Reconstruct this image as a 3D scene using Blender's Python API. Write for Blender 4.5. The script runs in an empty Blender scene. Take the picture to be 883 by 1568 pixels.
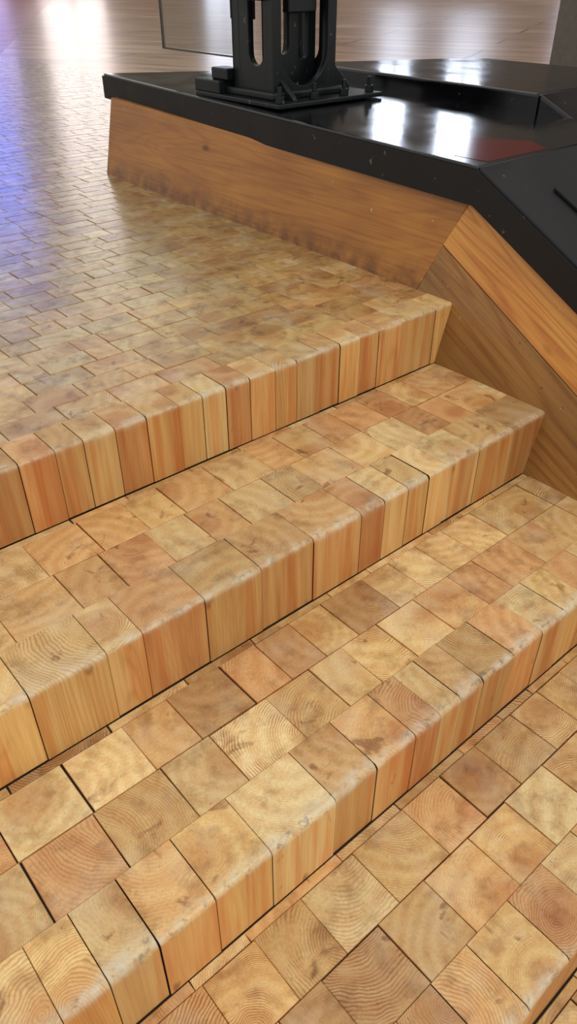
import bpy, math, random
from mathutils import Vector
random.seed(7)
R=random.random
def U(a,b): return a+(b-a)*R()
scene=bpy.context.scene
scene.view_settings.view_transform='Standard'
def lin(c):
    return tuple(((x/255)/12.92 if x/255<=.04045 else ((x/255+.055)/1.055)**2.4) for x in c)+(1,)

# ------------------------------------------------------------ node helpers
class NT:
    def __init__(s,name):
        s.m=bpy.data.materials.new(name); s.m.use_nodes=True
        s.t=s.m.node_tree; s.n=s.t.nodes; s.l=s.t.links
        s.b=s.n['Principled BSDF']
    def new(s,ty,**k):
        n=s.n.new(ty)
        for a,v in k.items(): setattr(n,a,v)
        return n
    def put(s,inp,v):
        if isinstance(v,bpy.types.NodeSocket): s.l.new(v,inp)
        elif v is not None: inp.default_value=v
    def math(s,op,a,b=None,c=None,clamp=False):
        n=s.new('ShaderNodeMath',operation=op); n.use_clamp=clamp
        s.put(n.inputs[0],a); s.put(n.inputs[1],b)
        if c is not None: s.put(n.inputs[2],c)
        return n.outputs[0]
    def vm(s,op,a,b=None,scale=None):
        n=s.new('ShaderNodeVectorMath',operation=op)
        s.put(n.inputs[0],a); s.put(n.inputs[1],b)
        if scale is not None: s.put(n.inputs['Scale'],scale)
        return n.outputs['Value'] if op in('LENGTH','DOT_PRODUCT','DISTANCE') else n.outputs[0]
    def noise(s,vec,scale,detail=3,rough=.5,dist=0):
        n=s.new('ShaderNodeTexNoise'); s.put(n.inputs['Vector'],vec)
        n.inputs['Scale'].default_value=scale; n.inputs['Detail'].default_value=detail
        n.inputs['Roughness'].default_value=rough; n.inputs['Distortion'].default_value=dist
        return n
    def mr(s,v,a,b,c=0,d=1):
        n=s.new('ShaderNodeMapRange'); s.put(n.inputs[0],v)
        for i,x in zip((1,2,3,4),(a,b,c,d)): s.put(n.inputs[i],x)
        return n.outputs[0]
    def mix(s,f,a,b,mode='MIX'):
        n=s.new('ShaderNodeMix',data_type='RGBA',blend_type=mode)
        s.put(n.inputs[0],f); s.put(n.inputs[6],a); s.put(n.inputs[7],b)
        return n.outputs[2]
    def attr(s,name):
        n=s.new('ShaderNodeAttribute'); n.attribute_name=name; return n
    def sep(s,v):
        n=s.new('ShaderNodeSeparateXYZ'); s.put(n.inputs[0],v); return n.outputs
    def comb(s,x,y,z):
        n=s.new('ShaderNodeCombineXYZ')
        for i,v in enumerate((x,y,z)): s.put(n.inputs[i],v)
        return n.outputs[0]
    def bump(s,h,strength=.3,dist=.002):
        n=s.new('ShaderNodeBump'); n.inputs['Strength'].default_value=strength
        n.inputs['Distance'].default_value=dist; s.put(n.inputs['Height'],h)
        s.l.new(n.outputs[0],s.b.inputs['Normal'])
    def out(s,col,rough,**k):
        s.put(s.b.inputs['Base Color'],col); s.put(s.b.inputs['Roughness'],rough)
        for a,v in k.items(): s.put(s.b.inputs[a.replace('_',' ')],v)
        return s.m

def mat_blocks(name,rough,toptint,coat=.3,grime=.5,haze=.3,crough=.28):
    N=NT(name)
    pos=N.new('ShaderNodeNewGeometry'); P=pos.outputs['Position']
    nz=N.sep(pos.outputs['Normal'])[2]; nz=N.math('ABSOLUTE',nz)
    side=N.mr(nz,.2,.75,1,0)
    pith=N.attr('pith').outputs['Vector']; par=N.sep(N.attr('bpar').outputs['Vector'])
    col=N.attr('bcol').outputs['Color']
    Pf=N.vm('ADD',N.vm('MULTIPLY',P,(1,1,.12)),N.vm('SCALE',pith,scale=7.3))
    d=N.vm('SUBTRACT',P,pith); ds=N.sep(d)
    dx=N.math('MULTIPLY_ADD',ds[2],.05,ds[0]); dy=N.math('MULTIPLY_ADD',ds[2],-.03,ds[1])
    nd=N.noise(Pf,11,3,.45); nv=N.vm('SCALE',N.vm('SUBTRACT',nd.outputs['Color'],(.5,.5,.5)),scale=.045)
    q=N.vm('ADD',N.comb(dx,dy,0),nv); qs=N.sep(q); q=N.comb(qs[0],qs[1],0)
    r=N.vm('LENGTH',q)
    ph=N.math('MULTIPLY',r,par[1])
    s1=N.math('MULTIPLY_ADD',N.math('SINE',ph),.5,.5)
    fade=N.mr(N.noise(Pf,16,2).outputs[0],.38,.56,.12,1)
    ring=N.math('MULTIPLY',N.math('MULTIPLY',N.math('POWER',s1,2.2),par[0]),fade)
    br=N.math('MULTIPLY_ADD',N.math('SINE',N.math('MULTIPLY',ph,.13)),.5,.5)
    c=N.mix(N.math('MULTIPLY',br,.36),col,N.mix(1,col,lin((224,188,152)),'MULTIPLY'))
    heart=N.mr(r,.022,.055,1,0)
    c=N.mix(N.math('MULTIPLY',heart,.5),c,N.mix(1,col,lin((206,156,118)),'MULTIPLY'))
    rs=N.mr(side,0,1,.84,.35)
    c=N.mix(N.math('MULTIPLY',ring,rs),c,N.mix(1,c,lin((178,128,86)),'MULTIPLY'))
    st=N.noise(N.vm('MULTIPLY',P,(1,1,.03)),230,2)
    c=N.mix(N.mr(st.outputs[0],.35,.75,0,.28),c,N.mix(1,c,lin((185,144,106)),'MULTIPLY'))
    g=N.noise(P,20,5,.65); gm=N.mr(g.outputs[0],.50,.68,0,grime)
    g2=N.noise(P,9,4,.6); gl_=N.mr(g2.outputs[0],.50,.68,0,haze)
    if toptint is None:
        # landing: top tint paler by the stairs, darker and greener further in
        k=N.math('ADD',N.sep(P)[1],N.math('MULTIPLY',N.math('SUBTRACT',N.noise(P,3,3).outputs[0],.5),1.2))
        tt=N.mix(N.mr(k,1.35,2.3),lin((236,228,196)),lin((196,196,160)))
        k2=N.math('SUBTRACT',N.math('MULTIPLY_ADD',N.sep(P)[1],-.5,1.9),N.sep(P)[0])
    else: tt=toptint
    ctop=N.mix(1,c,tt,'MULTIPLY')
    ctop=N.mix(gm,ctop,N.mix(1,ctop,lin((166,140,112)),'MULTIPLY'))
    ctop=N.mix(gl_,ctop,lin((212,203,178)))
    sn=N.noise(Pf,15,4,.6,.8); ctop=N.mix(N.mr(sn.outputs[0],.63,.70,0,.65),ctop,N.mix(1,ctop,lin((150,108,78)),'MULTIPLY'))
    ck=N.noise(P,75,3,.7,1.2); ctop=N.mix(N.mr(ck.outputs[0],.68,.73,0,.65),ctop,lin((92,62,38)))
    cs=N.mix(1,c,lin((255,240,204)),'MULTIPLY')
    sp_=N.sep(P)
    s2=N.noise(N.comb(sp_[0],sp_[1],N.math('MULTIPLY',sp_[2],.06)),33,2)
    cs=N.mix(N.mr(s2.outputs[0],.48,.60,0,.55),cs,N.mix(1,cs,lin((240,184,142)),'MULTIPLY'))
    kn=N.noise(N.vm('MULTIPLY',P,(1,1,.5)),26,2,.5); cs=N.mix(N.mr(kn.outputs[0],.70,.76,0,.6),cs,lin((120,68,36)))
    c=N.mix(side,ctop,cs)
    w=N.noise(P,30,5,.65); wm=N.math('MULTIPLY',N.mr(w.outputs[0],.42,.62,.12,.75),par[2])
    c=N.mix(wm,c,lin((208,199,176)))
    w2=N.noise(P,48,4,.65); wd=N.math('MULTIPLY',N.mr(w2.outputs[0],.56,.65,0,.65),par[2])
    c=N.mix(wd,c,lin((120,108,92)))
    rr=N.math('MULTIPLY_ADD',g.outputs[0],.35,rough-.17)
    N.bump(N.math('ADD',N.math('MULTIPLY',ring,.25),N.math('ADD',g.outputs[0],g2.outputs[0])),.25,.0018)
    return N.out(c,rr,Coat_Weight=coat,Coat_Roughness=crough,IOR=1.45)

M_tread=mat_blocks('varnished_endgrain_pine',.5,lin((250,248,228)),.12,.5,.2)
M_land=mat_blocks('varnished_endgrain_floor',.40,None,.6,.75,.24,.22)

def simple(name,c,rough,**k):
    N=NT(name); return N.out(lin(c),rough,**k)
M_grout=simple('dark_joint_filler',(44,32,22),.9)

def mat_board(name,ca,cb,rough=.35,dirt=.3,knots=True,grain=.22):
    N=NT(name)
    uv=N.new('ShaderNodeUVMap').outputs[0]; s=N.sep(uv)
    v=N.comb(N.math('MULTIPLY',s[0],.55),N.math('MULTIPLY',s[1],5),0)
    n1=N.noise(v,1.6,2,.4,.3)
    rings=N.math('MULTIPLY_ADD',N.math('SINE',N.math('MULTIPLY',n1.outputs[0],80)),.5,.5)
    n2=N.noise(N.comb(N.math('MULTIPLY',s[0],3),N.math('MULTIPLY',s[1],130),0),1,3,.6)
    n3=N.noise(N.comb(s[0],N.math('MULTIPLY',s[1],3),0),2.2,3)
    c=N.mix(N.mr(n3.outputs[0],.3,.7),lin(ca),lin(cb))
    c=N.mix(N.math('MULTIPLY',N.math('POWER',rings,3),grain),c,N.mix(1,c,lin((196,132,74)),'MULTIPLY'))
    c=N.mix(N.mr(n2.outputs[0],.4,.7,0,.4),c,N.mix(1,c,lin((188,142,92)),'MULTIPLY'))
    vo=N.new('ShaderNodeTexVoronoi'); N.put(vo.inputs['Vector'],N.comb(N.math('MULTIPLY',s[0],2.2),N.math('MULTIPLY',s[1],5),0)); vo.inputs['Scale'].default_value=1
    kn=N.mr(vo.outputs['Distance'],.03,.08,.75,0)
    if knots: c=N.mix(kn,c,N.mix(1,c,lin((120,70,40)),'MULTIPLY'))
    n4=N.noise(uv,60,4,.7)
    c=N.mix(N.mr(n4.outputs[0],.62,.75,0,dirt),c,lin((60,42,26)))
    n5=N.noise(uv,45,2,.5); c=N.mix(N.mr(n5.outputs[0],.73,.77,0,.6),c,lin((215,195,160)))
    if dirt<.5:
        n6=N.noise(uv,14,4,.6)
        c=N.mix(N.math('MULTIPLY',N.mr(s[1],.0,.09,.75,0),N.mr(n6.outputs[0],.35,.6)),c,N.mix(1,c,lin((120,100,80)),'MULTIPLY'))
    N.bump(N.math('ADD',n2.outputs[0],rings),.05,.001)
    return N.out(c,rough,Coat_Weight=.15,Coat_Roughness=.2,Specular_IOR_Level=.4)
M_b1=mat_board('varnished_pine_board',(146,92,28),(178,120,44),grain=.22)
M_b2=mat_board('varnished_pine_rail',(208,152,72),(198,134,58),dirt=.5,grain=.45)
M_b3=mat_board('worn_pine_board',(156,112,56),(128,94,48),.45,.9,grain=.4)

def mat_black(name,base=(13,13,16),rough=.16,spec=.5):
    N=NT(name)
    tc=N.new('ShaderNodeNewGeometry').outputs['Position']
    n=N.noise(tc,35,4,.6); n2=N.noise(tc,6,3)
    c=N.mix(N.mr(n.outputs[0],.68,.72,0,.55),lin(base),lin((120,112,100)))
    N.bump(n2.outputs[0],.15,.004)
    return N.out(c,N.mr(n2.outputs[0],.3,.7,rough,rough+.12),Coat_Weight=.2*spec,Coat_Roughness=.08,Specular_IOR_Level=spec)
M_black=mat_black('gloss_black_paint',(9,9,12),.09,.5)
M_fascia=mat_black('scuffed_black_paint',(26,26,28),.45,.25)
M_steel=mat_black('black_painted_steel',(15,20,22),.3,.3)
M_red=simple('dark_red_reflection_gloss',(84,8,16),.14,Specular_IOR_Level=.4)  # colour of a red reflection painted onto the black cap

# ------------------------------------------------------------ mesh helpers
def mesh_obj(name,verts,faces,mat,parent=None,uvs=None,bevel=0,smooth=False):
    me=bpy.data.meshes.new(name); me.from_pydata(verts,[],faces); me.update()
    o=bpy.data.objects.new(name,me); scene.collection.objects.link(o)
    me.materials.append(mat)
    if uvs:
        l=me.uv_layers.new(name='UVMap')
        for p in me.polygons:
            for li in p.loop_indices: l.data[li].uv=uvs[me.loops[li].vertex_index]
    import bmesh
    bm=bmesh.new(); bm.from_mesh(me); bmesh.ops.recalc_face_normals(bm,faces=bm.faces); bm.to_mesh(me); bm.free()
    if bevel:
        b=o.modifiers.new('bevel','BEVEL'); b.width=bevel; b.segments=3; b.limit_method='ANGLE'; b.angle_limit=math.radians(35)
    if parent: o.parent=parent
    return o
def empty(name,loc=(0,0,0)):
    e=bpy.data.objects.new(name,None); scene.collection.objects.link(e); return e
def box(name,x0,x1,y0,y1,z0,z1,mat,parent=None,bevel=0):
    v=[(x,y,z) for z in(z0,z1) for y in(y0,y1) for x in(x0,x1)]
    f=[(0,1,3,2),(4,5,7,6),(0,1,5,4),(2,3,7,6),(0,2,6,4),(1,3,7,5)]
    return mesh_obj(name,v,f,mat,parent,bevel=bevel)
def prism(name,poly_lo,poly_hi,mat,parent=None,uvs=None,bevel=0):
    n=len(poly_lo); v=list(poly_lo)+list(poly_hi)
    f=[tuple(range(n)),tuple(range(n,2*n))]+[(i,(i+1)%n,n+(i+1)%n,n+i) for i in range(n)]
    return mesh_obj(name,v,f,mat,parent,uvs=(uvs+uvs) if uvs else None,bevel=bevel)

class Blocks:
    def __init__(s,tone=1,mul=1): s.v=[];s.f=[];s.c=[];s.p=[];s.q=[];s.tone=tone;s.mul=mul
    def style(s,cx,cy,land=False):
        base=(222,189,140)
        pal=[(226,194,142),(222,188,136),(216,178,130),(222,182,134),(206,172,124),(218,190,146),(210,166,122),(234,210,166),(226,197,150),(198,160,116)]
        c=random.choice(pal); k=U(.92,1.05)
        c=tuple(min(252,(b+(x-b)*s.tone)*k*s.mul) for x,b in zip(c,base))
        a=U(0,6.28); d=U(.02,.14)
        pith=(cx+math.cos(a)*d,cy+math.sin(a)*d,0)
        st=random.choice([.08,.25,.45,.65,.85,1.0]) ; fr=6.283/U(.003,.0065)
        return lin(c),pith,st,fr
    def addv(s,vs,sty,edge):
        c,p,st,fr=sty
        for v,e in zip(vs,edge):
            s.v.append(v); s.c.append(c); s.p.append(p); s.q.append((st,fr,e))
    def top(s,x0,x1,y0,y1,z,depth=.03,g=.0005,b=.0011):
        z+=U(-.0005,.0005); sty=s.style((x0+x1)/2,(y0+y1)/2); i=len(s.v)
        j=lambda:U(0,1)**3*.0018
        x0+=g+j();x1-=g+j();y0+=g+j();y1-=g+j()
        vs=[(x0+b,y0+b,z),(x1-b,y0+b,z),(x1-b,y1-b,z),(x0+b,y1-b,z),
            (x0,y0,z-b),(x1,y0,z-b),(x1,y1,z-b),(x0,y1,z-b),
            (x0,y0,z-depth),(x1,y0,z-depth),(x1,y1,z-depth),(x0,y1,z-depth)]
        w=U(-.0012,.0012)
        vs=[(x+(w if k%4 in(2,3) else 0),y,zz) for k,(x,y,zz) in enumerate(vs)]
        s.addv(vs,sty,[0]*12)
        s.f.append((i,i+1,i+2,i+3))
        for k in range(4):
            a=(k+1)%4
            s.f.append((i+4+k,i+4+a,i+a,i+k)); s.f.append((i+8+k,i+8+a,i+4+a,i+4+k))
    def nose(s,x0,x1,yf,yb,zt,zb,rad=.011,wear=1,mul=1,g=.0004,b=.0009):
        m0=s.mul; s.mul*=mul
        sty=s.style((x0+x1)/2,(yf+yb)/2); s.mul=m0
        sty=(sty[0],sty[1],sty[2]*.65,sty[3]); jy=U(-.0014,.0014); jz=U(-.0008,.0008)
        yf+=jy; zt+=jz; rad*=U(.75,1.35); g+=U(0,1)**3*.001
        prof=[(yb,zt-.03,0),(yb-.0003,zt,0),(yf+rad*3.0,zt,0),(yf+rad*1.8,zt,.3),(yf+rad*1.3,zt-rad*.03,.85)]
        for k in range(1,8):
            a=math.pi/2*k/8*1.0
            prof.append((yf+rad-math.sin(a)*rad,zt-rad+math.cos(a)*rad,1 if k<6 else .6))
        prof+=[(yf,zt-rad*1.15,.25),(yf,zt-rad*1.8,0),(yf,zb,0)]
        cy,cz=(yf+yb)/2,(zt+zb)/2; rings=[]
        for x,o in((x0+g,b),(x0+g+b,0),(x1-g-b,0),(x1-g,b)):
            rings.append([(x,y+(o if y<cy else 0),z-(o if z>zb+.01 and y>yf-.0001 and z>zt-rad*.9 else 0)) for y,z,e in prof])
        i=len(s.v); n=len(prof)
        for r in rings: s.addv(r,sty,[e*wear for _,_,e in prof])
        for k in range(3):
            for j in range(n-1):
                a=i+k*n+j; s.f.append((a,a+1,a+n+1,a+n))
    def build(s,name,mat,parent=None):
        me=bpy.data.meshes.new(name); me.from_pydata(s.v,[],s.f); me.update()
        for nm,ty,dat,key in(('bcol','FLOAT_COLOR',s.c,'color'),('pith','FLOAT_VECTOR',s.p,'vector'),('bpar','FLOAT_VECTOR',s.q,'vector')):
            a=me.attributes.new(nm,ty,'POINT'); a.data.foreach_set(key,[x for t in dat for x in t])
        import bmesh
        bm=bmesh.new(); bm.from_mesh(me); bmesh.ops.recalc_face_normals(bm,faces=bm.faces); bm.to_mesh(me); bm.free()
        me.materials.append(mat)
        o=bpy.data.objects.new(name,me); scene.collection.objects.link(o)
        if parent:o.parent=parent
        return o
def row(B,x0,x1,y0,y1,z,wmin,wmax):
    x=x0-U(0,wmax)
    while x<x1:
        w=U(wmin,wmax); xe=min(x+w,x1+.001); B.top(x,xe,y0,y1,z); x+=w

def Xp(Y,Z): return 1.72+.03*(Y-1.3)+.3*Z

# ------------------------------------------------------------ staircase
h=.17
RY=[1.276,.880,.492,.112,-.28,-.67]      # riser planes
XL=-1.3
stairs=empty('wooden_staircase')
T=Blocks(1.0,1.03)
X1=[.24,.32,.40,.477,.541,.615,.692,.775,.84,.907,.977,1.055,1.126,1.206,1.275,1.347,1.42,1.51,1.65]
X2=[-.06,.07,.2,.343,.416,.551,.687,.827,.967,1.04,1.118,1.19,1.26,1.38,1.52]
X3=[-.25,-.16,-.07,.03,.10,.18,.28,.39,.53,.63,.73,.80,.86,.93,1.03,1.13,1.22,1.3,1.4,1.5]
def edges(known,wmin,wmax,xr):
    e=[x for x in known if x<xr-.03]; x=e[0]
    while x>XL: x-=U(wmin,wmax); e.insert(0,x)
    while e[-1]<xr-.16: e.append(e[-1]+U(wmin,wmax))
    e.append(xr); return e
KN=[(X1,.065,.08),(X2,.07,.14),(X3,.07,.13),([.2,.31,.42,.50,.59,.70,.80],.08,.12),([0],.09,.14)]
for k in range(5):
    zt=-h*k; yf=RY[k]; xr=Xp(yf,zt)+.01; e=edges(*KN[k],xr); nd=.125 if k else .095
    for a,b in zip(e[:-1],e[1:]): T.nose(a,b,yf,yf+nd,zt,zt-h,rad=(.009,.010,.012,.010,.011)[k],wear=(.65,.75,1,.8,.8)[k],mul=(.96,.98,1,1,1)[k])
    if k:
        yb=RY[k-1]; y=yf+nd; strip=.020; rd=(yb-strip-y)/2
        row(T,XL,xr,y,y+rd,zt,.085,.135); row(T,XL,xr,y+rd,y+2*rd,zt,.085,.135)
        row(T,XL,xr,yb-strip,yb-.001,zt-.002,.10,.22)
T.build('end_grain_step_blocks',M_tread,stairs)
for k in range(5):
    box('step_core_%d'%(k+1),XL,Xp(RY[k],-h*(k+1))+.004,RY[k]+.006,1.45,-h*(k+1)-.006,-h*k-.006,M_grout,stairs)

# ------------------------------------------------------------ upper landing floor
F=Blocks(.85,.98); y=RY[0]+.095
while y<9:
    d=.076
    x1=Xp(y,0)+.03 if y<3.36 else 3.7
    x=-1.3-U(0,.14)
    while x<x1:
        w=U(.12,.15) if R()<.85 else U(.07,.09)
        F.top(x,min(x+w,x1+.001),y,y+d,0,b=.0016); x+=w
    y+=d
land=empty('floor')
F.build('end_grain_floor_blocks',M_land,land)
box('floor_bed',-1.4,1.74,1.456,3.37,-.2,-.006,M_grout,land)
box('floor_bed_far',-1.4,3.72,3.53,9.0,-.2,-.006,M_grout,land)
box('floor_bed_mid',-1.4,1.80,3.37,3.53,-.2,-.006,M_grout,land)

def mat_planks(name,bw,rh,rot,c1,c2,mo,ms,rough,streak,off=.5):
    N=NT(name)
    P=N.new('ShaderNodeNewGeometry').outputs['Position']
    mp=N.new('ShaderNodeMapping'); N.put(mp.inputs['Vector'],P); mp.inputs['Rotation'].default_value=(0,0,math.radians(rot))
    br=N.new('ShaderNodeTexBrick'); N.put(br.inputs['Vector'],mp.outputs[0])
    br.inputs['Scale'].default_value=1; br.inputs['Brick Width'].default_value=bw; br.inputs['Row Height'].default_value=rh
    br.inputs['Mortar Size'].default_value=ms; br.inputs['Color1'].default_value=lin(c1); br.inputs['Color2'].default_value=lin(c2); br.inputs['Mortar'].default_value=lin(mo)
    s=N.sep(mp.outputs[0])
    n=N.noise(N.comb(N.math('MULTIPLY',s[0],1.0),N.math('MULTIPLY',s[1],5),0),1,4)
    c=N.mix(N.mr(n.outputs[0],.38,.65,0,.85),br.outputs[0],lin(streak))
    N.bump(n.outputs[0],.3,.01)
    return N.out(c,rough,Coat_Weight=.2,Coat_Roughness=.3)
M_pl=mat_planks('polished_plank_floor',3.4,.9,63,(174,134,102),(200,164,132),(70,44,30),.022,.30,(126,84,58))
M_ft=mat_planks('polished_block_floor',.6,.16,0,(176,114,82),(204,152,118),(100,56,38),.012,.36,(134,78,54))
mesh_obj('plank_floor',[(3.7,9,-.001),(3.7,-4,-.001),(24,-4,-.001),(24,28,-.001),(14,28,-.001)],[(0,1,2,3,4)],M_pl,land)
mesh_obj('far_block_floor',[(-1.4,9,-.001),(3.7,9,-.001),(14,28,-.001),(-1.4,28,-.001)],[(0,1,2,3)],M_ft,land)
box('lower_floor',XL,1.36,-4,RY[4]+.0,-1.3,-h*5-.004,M_pl,land)

# ------------------------------------------------------------ parapet beside the stairs
curb=empty('stair_side_parapet')
def board(name,pts,mat,org,ang,th=.04,off=0):
    ca,sa=math.cos(ang),math.sin(ang)
    uv=[((y-org[0])*ca+(z-org[1])*sa,-(y-org[0])*sa+(z-org[1])*ca) for y,z in pts]
    return prism(name,[(Xp(y,z)+off,y,z) for y,z in pts],[(Xp(y,z)+th,y,z) for y,z in pts],mat,curb,uv,bevel=.0015)
sl=.432
def down(y0,z0,y1): return (y1,z0-(y0-y1)*sl)
board('level_board',[(3.36,-.02),(1.424,-.02),(1.319,.257),(3.40,.302)],M_b1,(0,0),0)
ye=-1.0
board('sloping_rail_board',[(1.317,.257),(1.367,.135),down(1.367,.135,ye),down(1.317,.257,ye)],M_b2,(0,0),math.atan(sl))
board('sloping_lower_board',[(1.369,.133),(1.422,-.02),(1.422,-.9),(ye,-1.25),down(1.367,.132,ye)],M_b3,(.3,.7),math.atan(sl),off=.001)
prism('core_level',[(Xp(y,z)+.035,y,z) for y,z in[(3.35,-.02),(1.30,-.02),(1.30,.25),(3.38,.29)]],[(2.85,y,z) for y,z in[(3.0,-.02),(1.30,-.02),(1.30,.25),(3.0,.29)]],M_fascia,curb)
prism('core_slope',[(Xp(y,z)+.035,y,z) for y,z in[(1.31,.245),(1.31,-1.2),(ye,-1.3),down(1.31,.245,ye)]],[(3.3,y,z) for y,z in[(1.31,.245),(1.31,-1.2),(ye,-1.3),down(1.31,.245,ye)]],M_fascia,curb)
ct=[(1.915,3.52,.385),(1.775,1.29,.354),(2.68,1.29,.354),(2.95,3.0,.378)]
cap=prism('level_cap',[(x,y,z-.098) for x,y,z in ct],ct,M_black,curb,bevel=.006)
def dn(x,y,z,y1,kx=.14): return (x-kx*(y-y1),y1,z-(y-y1)*.43)
st=[(1.775,1.289,.354),dn(1.775,1.289,.354,ye),dn(2.68,1.289,.354,ye,0),(2.68,1.289,.354)]
prism('sloping_cap',[(x,y,z-.105) for x,y,z in st],st,M_fascia,curb,bevel=.006)
prism('cap_fascia',[(1.909,3.524,.286),(1.769,1.29,.256),(1.769,1.29,.345),(1.909,3.524,.376)],[(1.93,3.50,.286),(1.79,1.29,.256),(1.79,1.29,.345),(1.93,3.50,.376)],M_fascia,curb)
a=(1.769,1.29,.256);b=(1.769,1.29,.345)
prism('cap_fascia_slope',[a,b,dn(*b,ye),dn(*a,ye)],[(p[0]+.02,p[1],p[2]) for p in(a,b,dn(*b,ye),dn(*a,ye))],M_fascia,curb)
bt=[(2.66,2.98,.42),(2.60,1.68,.42),(3.45,1.68,.42),(3.45,2.6,.42)]
prism('rear_beam',[(x,y,z-.4) for x,y,z in bt],bt,M_black,curb,bevel=.01)
bs=[(2.60,1.679,.42),dn(2.60,1.679,.42,ye,0),dn(3.45,1.679,.42,ye,0),(3.45,1.679,.42)]
prism('rear_beam_slope',[(x,y,z-.2) for x,y,z in bs],bs,M_black,curb,bevel=.01)
rp=[(1.83,1.42),(1.84,1.31),(2.12,1.31),(2.17,1.40),(2.06,1.57)]
def cz(y): return .354+(y-1.29)*.0137
prism('red_reflection_patch',[(x,y,cz(y)+.0002) for x,y in rp],[(x,y,cz(y)+.0008) for x,y in rp],M_red,curb)  # red reflection in the gloss, put in as a thin coloured sheet
def sp(x,y,dz): return (x,y,.354-(1.289-y)*.43+dz)
prism('slope_plate',[sp(x,y,.001) for x,y in((1.93,1.15),(1.87,.6),(2.1,.6),(2.16,1.15))],[sp(x,y,.012) for x,y in((1.93,1.15),(1.87,.6),(2.1,.6),(2.16,1.15))],M_fascia,curb,bevel=.003)

# ------------------------------------------------------------ steel column
colm=empty('steel_column')
x0,y0=1.965,2.37; W,D=.30,.22; zb=.385; ZT=3.0
def plate_with_slots(name,w,height,slots,origin,axis,th):
    cu=bpy.data.curves.new(name,'CURVE'); cu.dimensions='2D'; cu.fill_mode='BOTH'; cu.extrude=th/2; cu.bevel_depth=.002
    def sp_(pts):
        s=cu.splines.new('POLY'); s.points.add(len(pts)-1)
        for p,q in zip(s.points,pts): p.co=(q[0],q[1],0,1)
        s.use_cyclic_u=True
    sp_([(0,0),(w,0),(w,height),(0,height)])
    for(cx,sw,a,b)in slots:
        r=sw/2; pts=[]
        for k in range(13): t=math.pi*k/12; pts.append((cx+r*math.cos(t),b-r+r*math.sin(t)))
        for k in range(13): t=math.pi+math.pi*k/12; pts.append((cx+r*math.cos(t),a+r+r*math.sin(t)))
        sp_(pts)
    o=bpy.data.objects.new(name,cu); scene.collection.objects.link(o)
    o.rotation_euler=(math.pi/2,0,0) if axis=='x' else (math.pi/2,0,math.pi/2)
    o.location=origin
    bpy.context.view_layer.update()
    me=bpy.data.meshes.new_from_object(o.evaluated_get(bpy.context.evaluated_depsgraph_get()))
    m2=bpy.data.objects.new(name,me); m2.matrix_world=o.matrix_world; scene.collection.objects.link(m2)
    me.materials.clear(); me.materials.append(M_steel); bpy.data.objects.remove(o)
    m2.parent=colm
plate_with_slots('front_frame',W,ZT-zb,[(W*.5,W*.76,.035,1.15),(W*.5,W*.76,1.25,2.3)],(x0,y0+.01,zb),'x',.022)
plate_with_slots('front_web',W*.8,ZT-zb,[(W*.28,W*.20,.13,.52),(W*.28,W*.20,.6,1.1),(W*.60,W*.16,.11,.42),(W*.60,W*.16,.5,1.1)],(x0+W*.1,y0+.085,zb),'x',.016)
plate_with_slots('rear_frame',W,ZT-zb,[(W*.5,W*.66,.06,1.15),(W*.5,W*.66,1.25,2.3)],(x0,y0+D,zb),'x',.022)
plate_with_slots('side_frame',D,ZT-zb,[(D*.42,D*.40,.10,.5),(D*.42,D*.40,.58,1.15)],(x0+.01,y0,zb),'y',.022)
plate_with_slots('side_frame_far',D,ZT-zb,[(D*.5,D*.45,.10,.5),(D*.5,D*.45,.58,1.15)],(x0+W-.01,y0,zb),'y',.022)
box('clamp_bracket',x0+W*.36,x0+W*.80,y0+.035,y0+.075,zb+.26,zb+.33,M_steel,colm,.006)
box('clamp_bracket_top',x0+W*.42,x0+W*.70,y0+.02,y0+.075,zb+.33,zb+.42,M_steel,colm,.008)
box('clamp_bracket_side',x0-.03,x0,y0+.03,y0+.16,zb+.30,zb+.36,M_steel,colm,.006)
for nm,xx,yy in(('corner_angle_1',x0,y0),('corner_angle_2',x0+W-.03,y0),('corner_angle_3',x0,y0+D-.03),('corner_angle_4',x0+W-.03,y0+D-.03)):
    box(nm,xx-.005,xx+.034,yy-.005,yy+.034,zb-.02,ZT,M_steel,colm,.004)
box('base_plate',1.895,2.42,2.255,2.76,.372,.388,M_steel,colm,.004)
box('base_casting',x0-.03,x0+W+.03,y0-.035,y0+D+.03,.386,.412,M_steel,colm,.008)
box('base_step',1.905,2.0,2.62,2.78,.385,.43,M_steel,colm,.006)
box('base_step_upper',1.93,2.0,2.60,2.70,.43,.47,M_steel,colm,.006)
gy=y0+.02
prism('base_gusset',[(x0+W,gy,.388),(x0+W+.11,gy,.388),(x0+W+.10,gy,.41),(x0+W,gy,.50)],[(x0+W,gy+.02,.388),(x0+W+.11,gy+.02,.388),(x0+W+.10,gy+.02,.41),(x0+W,gy+.02,.50)],M_steel,colm,bevel=.003)
gx=x0+.03
prism('base_gusset_front',[(gx,y0,.388),(gx,y0-.08,.388),(gx,y0-.07,.40),(gx,y0,.45)],[(gx+.02,y0,.388),(gx+.02,y0-.08,.388),(gx+.02,y0-.07,.40),(gx+.02,y0,.45)],M_steel,colm,bevel=.003)
def cyl(name,x,y,z,r,hh,mat,parent,seg=6):
    lo=[(x+r*math.cos(2*math.pi*k/seg),y+r*math.sin(2*math.pi*k/seg),z) for k in range(seg)]
    prism(name,lo,[(a,b,z+hh) for a,b,_ in lo],mat,parent,bevel=.002)
for i,(bx,by) in enumerate([(1.925,2.285),(2.38,2.29),(2.38,2.73),(2.24,2.285),(2.09,2.285)]):
    cyl('anchor_bolt_%d'%(i+1),bx,by,.387,.018,.024,M_steel,colm)
    cyl('anchor_stud_%d'%(i+1),bx,by,.41,.009,.03,M_steel,colm,10)

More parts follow.
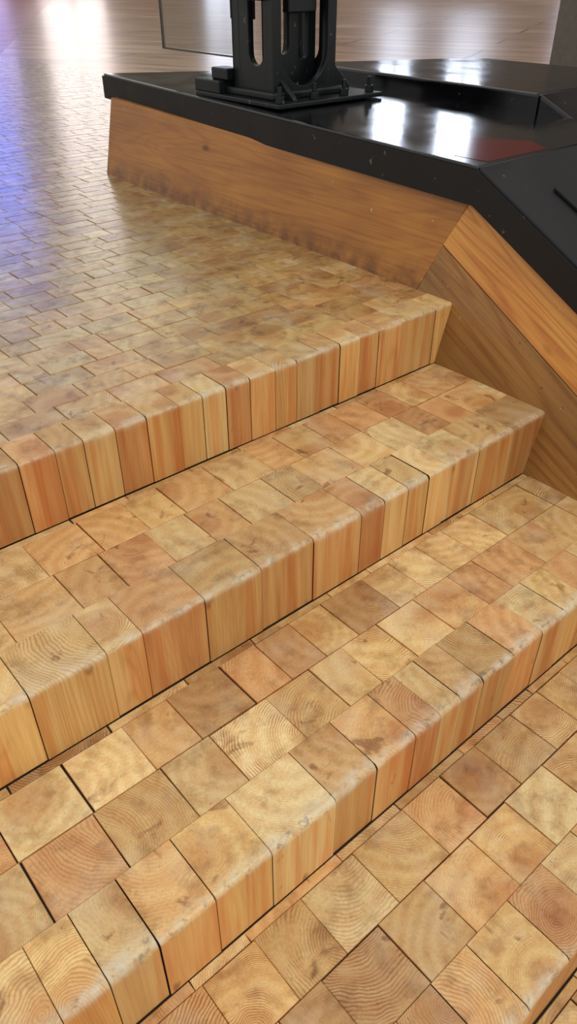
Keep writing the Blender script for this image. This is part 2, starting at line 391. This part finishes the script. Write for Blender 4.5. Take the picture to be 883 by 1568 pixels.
# glass balustrade
N=NT('smoked_glass'); N.out(lin((130,116,100)),.08,IOR=1.45,Alpha=.36); M_glass=N.m
M_gedge=simple('dark_glass_edge',(60,52,44),.3)
gl=empty('glass_balustrade_panel')
box('pane',2.045,2.053,2.66,3.20,.50,1.35,M_glass,gl,.001)
box('edge_seal_side',2.043,2.055,3.20,3.206,.495,1.35,M_gedge,gl)
box('edge_seal_bottom',2.043,2.055,2.64,3.206,.492,.498,M_gedge,gl)
box('clamp_1',2.03,2.068,2.59,2.70,.62,.68,M_steel,gl,.004)
box('clamp_2',2.03,2.068,2.59,2.70,1.15,1.21,M_steel,gl,.004)

# grey pillar
N=NT('grey_stone'); P=N.new('ShaderNodeNewGeometry').outputs['Position']; nn=N.noise(P,30,5,.7)
N.out(N.mix(nn.outputs[0],lin((72,68,62)),lin((112,104,94))),.6)
pl=empty('grey_pillar')
box('shaft',4.85,5.6,2.35,3.10,0,3.6,N.m,pl,.01)
box('plinth_base',4.80,5.65,2.30,3.15,0,.12,N.m,pl,.01)

# ------------------------------------------------------------ hall walls and windows
def mat_plaster(name,c):
    N=NT(name); P=N.new('ShaderNodeNewGeometry').outputs['Position']; n=N.noise(P,2,4)
    return N.out(N.mix(n.outputs[0],lin(c),lin(tuple(x*.85 for x in c))),.8)
M_w=mat_plaster('hall_plaster',(122,110,96))
box('wall_back',-6,24.4,28,28.3,-.1,14,M_w)
box('wall_right',24,24.3,-6,28,-.1,14,M_w)
def emis(name,c,s):
    N=NT(name); N.out(lin((20,20,20)),.4); N.put(N.b.inputs['Emission Color'],lin(c)); N.put(N.b.inputs['Emission Strength'],s); return N.m
E_w=emis('daylight_pane',(225,235,255),9); E_p=emis('pink_lit_pane',(255,242,240),3.6)
E_b=emis('blue_lit_pane',(60,115,255),5.5); E_v=emis('violet_lit_pane',(205,188,255),3.2); E_s=emis('added_fill_pane',(240,250,225),1.8)
wi=0
def window(cx,z0,z1,w,mat,wall):
    global wi; wi+=1
    e=empty('window_%d'%wi); fr=M_fascia; t=.12
    def bb(n,a0,a1,zz0,zz1,d0,d1,m):
        if wall=='b': box(n,a0,a1,28-d1,28-d0,zz0,zz1,m,e)
        else: box(n,24-d1,24-d0,a0,a1,zz0,zz1,m,e)
    bb('pane',cx-w/2,cx+w/2,z0,z1,.005,.03,mat)
    bb('frame_left',cx-w/2-t,cx-w/2,z0-t,z1+t,0,.08,fr); bb('frame_right',cx+w/2,cx+w/2+t,z0-t,z1+t,0,.08,fr)
    bb('frame_top',cx-w/2,cx+w/2,z1,z1+t,0,.08,fr); bb('frame_sill',cx-w/2,cx+w/2,z0-t,z0,0,.1,fr)
    bb('mullion',cx-.04,cx+.04,z0,z1,.0,.06,fr)
window(10.4,4.0,8.0,2.4,E_b,'b')
window(10.8,.9,2.9,2.6,E_v,'b')
window(14.4,.9,8.0,2.4,E_p,'b')
window(20.8,.9,3.4,1.8,E_w,'b')
window(5.5,8.9,13.6,11,E_s,'b')  # unseen high glowing band, added for broad neutral light on the landing
window(17.5,8.9,13.6,11,E_s,'b')  # other half of the added high band, same neutral fill
window(21.8,3.6,6.6,1.5,E_w,'r')
window(18.6,3.6,6.6,1.5,E_w,'r')
window(13.5,1.0,3.2,3.0,E_w,'r')

# ------------------------------------------------------------ light
w=bpy.data.worlds.new('hall_ambient'); scene.world=w; w.use_nodes=True
w.node_tree.nodes['Background'].inputs[0].default_value=(1,.98,.94,1); w.node_tree.nodes['Background'].inputs[1].default_value=.76
def area(name,loc,tgt,size,power,col):
    l=bpy.data.lights.new(name,'AREA'); l.shape='RECTANGLE'; l.size,l.size_y=size; l.energy=power; l.color=col
    o=bpy.data.objects.new(name,l); scene.collection.objects.link(o); o.location=loc
    o.rotation_euler=(Vector(tgt)-Vector(loc)).to_track_quat('-Z','Y').to_euler()
area('overhead_fill',(1.2,-1.5,3.6),(.9,.5,-.4),(2.4,2.4),72,(1,.96,.89))  # unseen area light added for soft overhead fill, no lamp built
area('overhead_fill.001',(-2.0,2.5,3.8),(1,1.5,0),(2,2),26,(1,.97,.93))  # second added area light, weaker, also only soft fill

# ------------------------------------------------------------ camera
cam=bpy.data.cameras.new('camera'); co=bpy.data.objects.new('camera',cam); scene.collection.objects.link(co)
cam.sensor_fit='VERTICAL'; cam.sensor_height=36; cam.lens=1141/1568*36; cam.clip_start=.02
co.location=(0,0,.79); co.rotation_euler=(math.radians(90-36.4),0,math.radians(49.3-90))
scene.camera=co
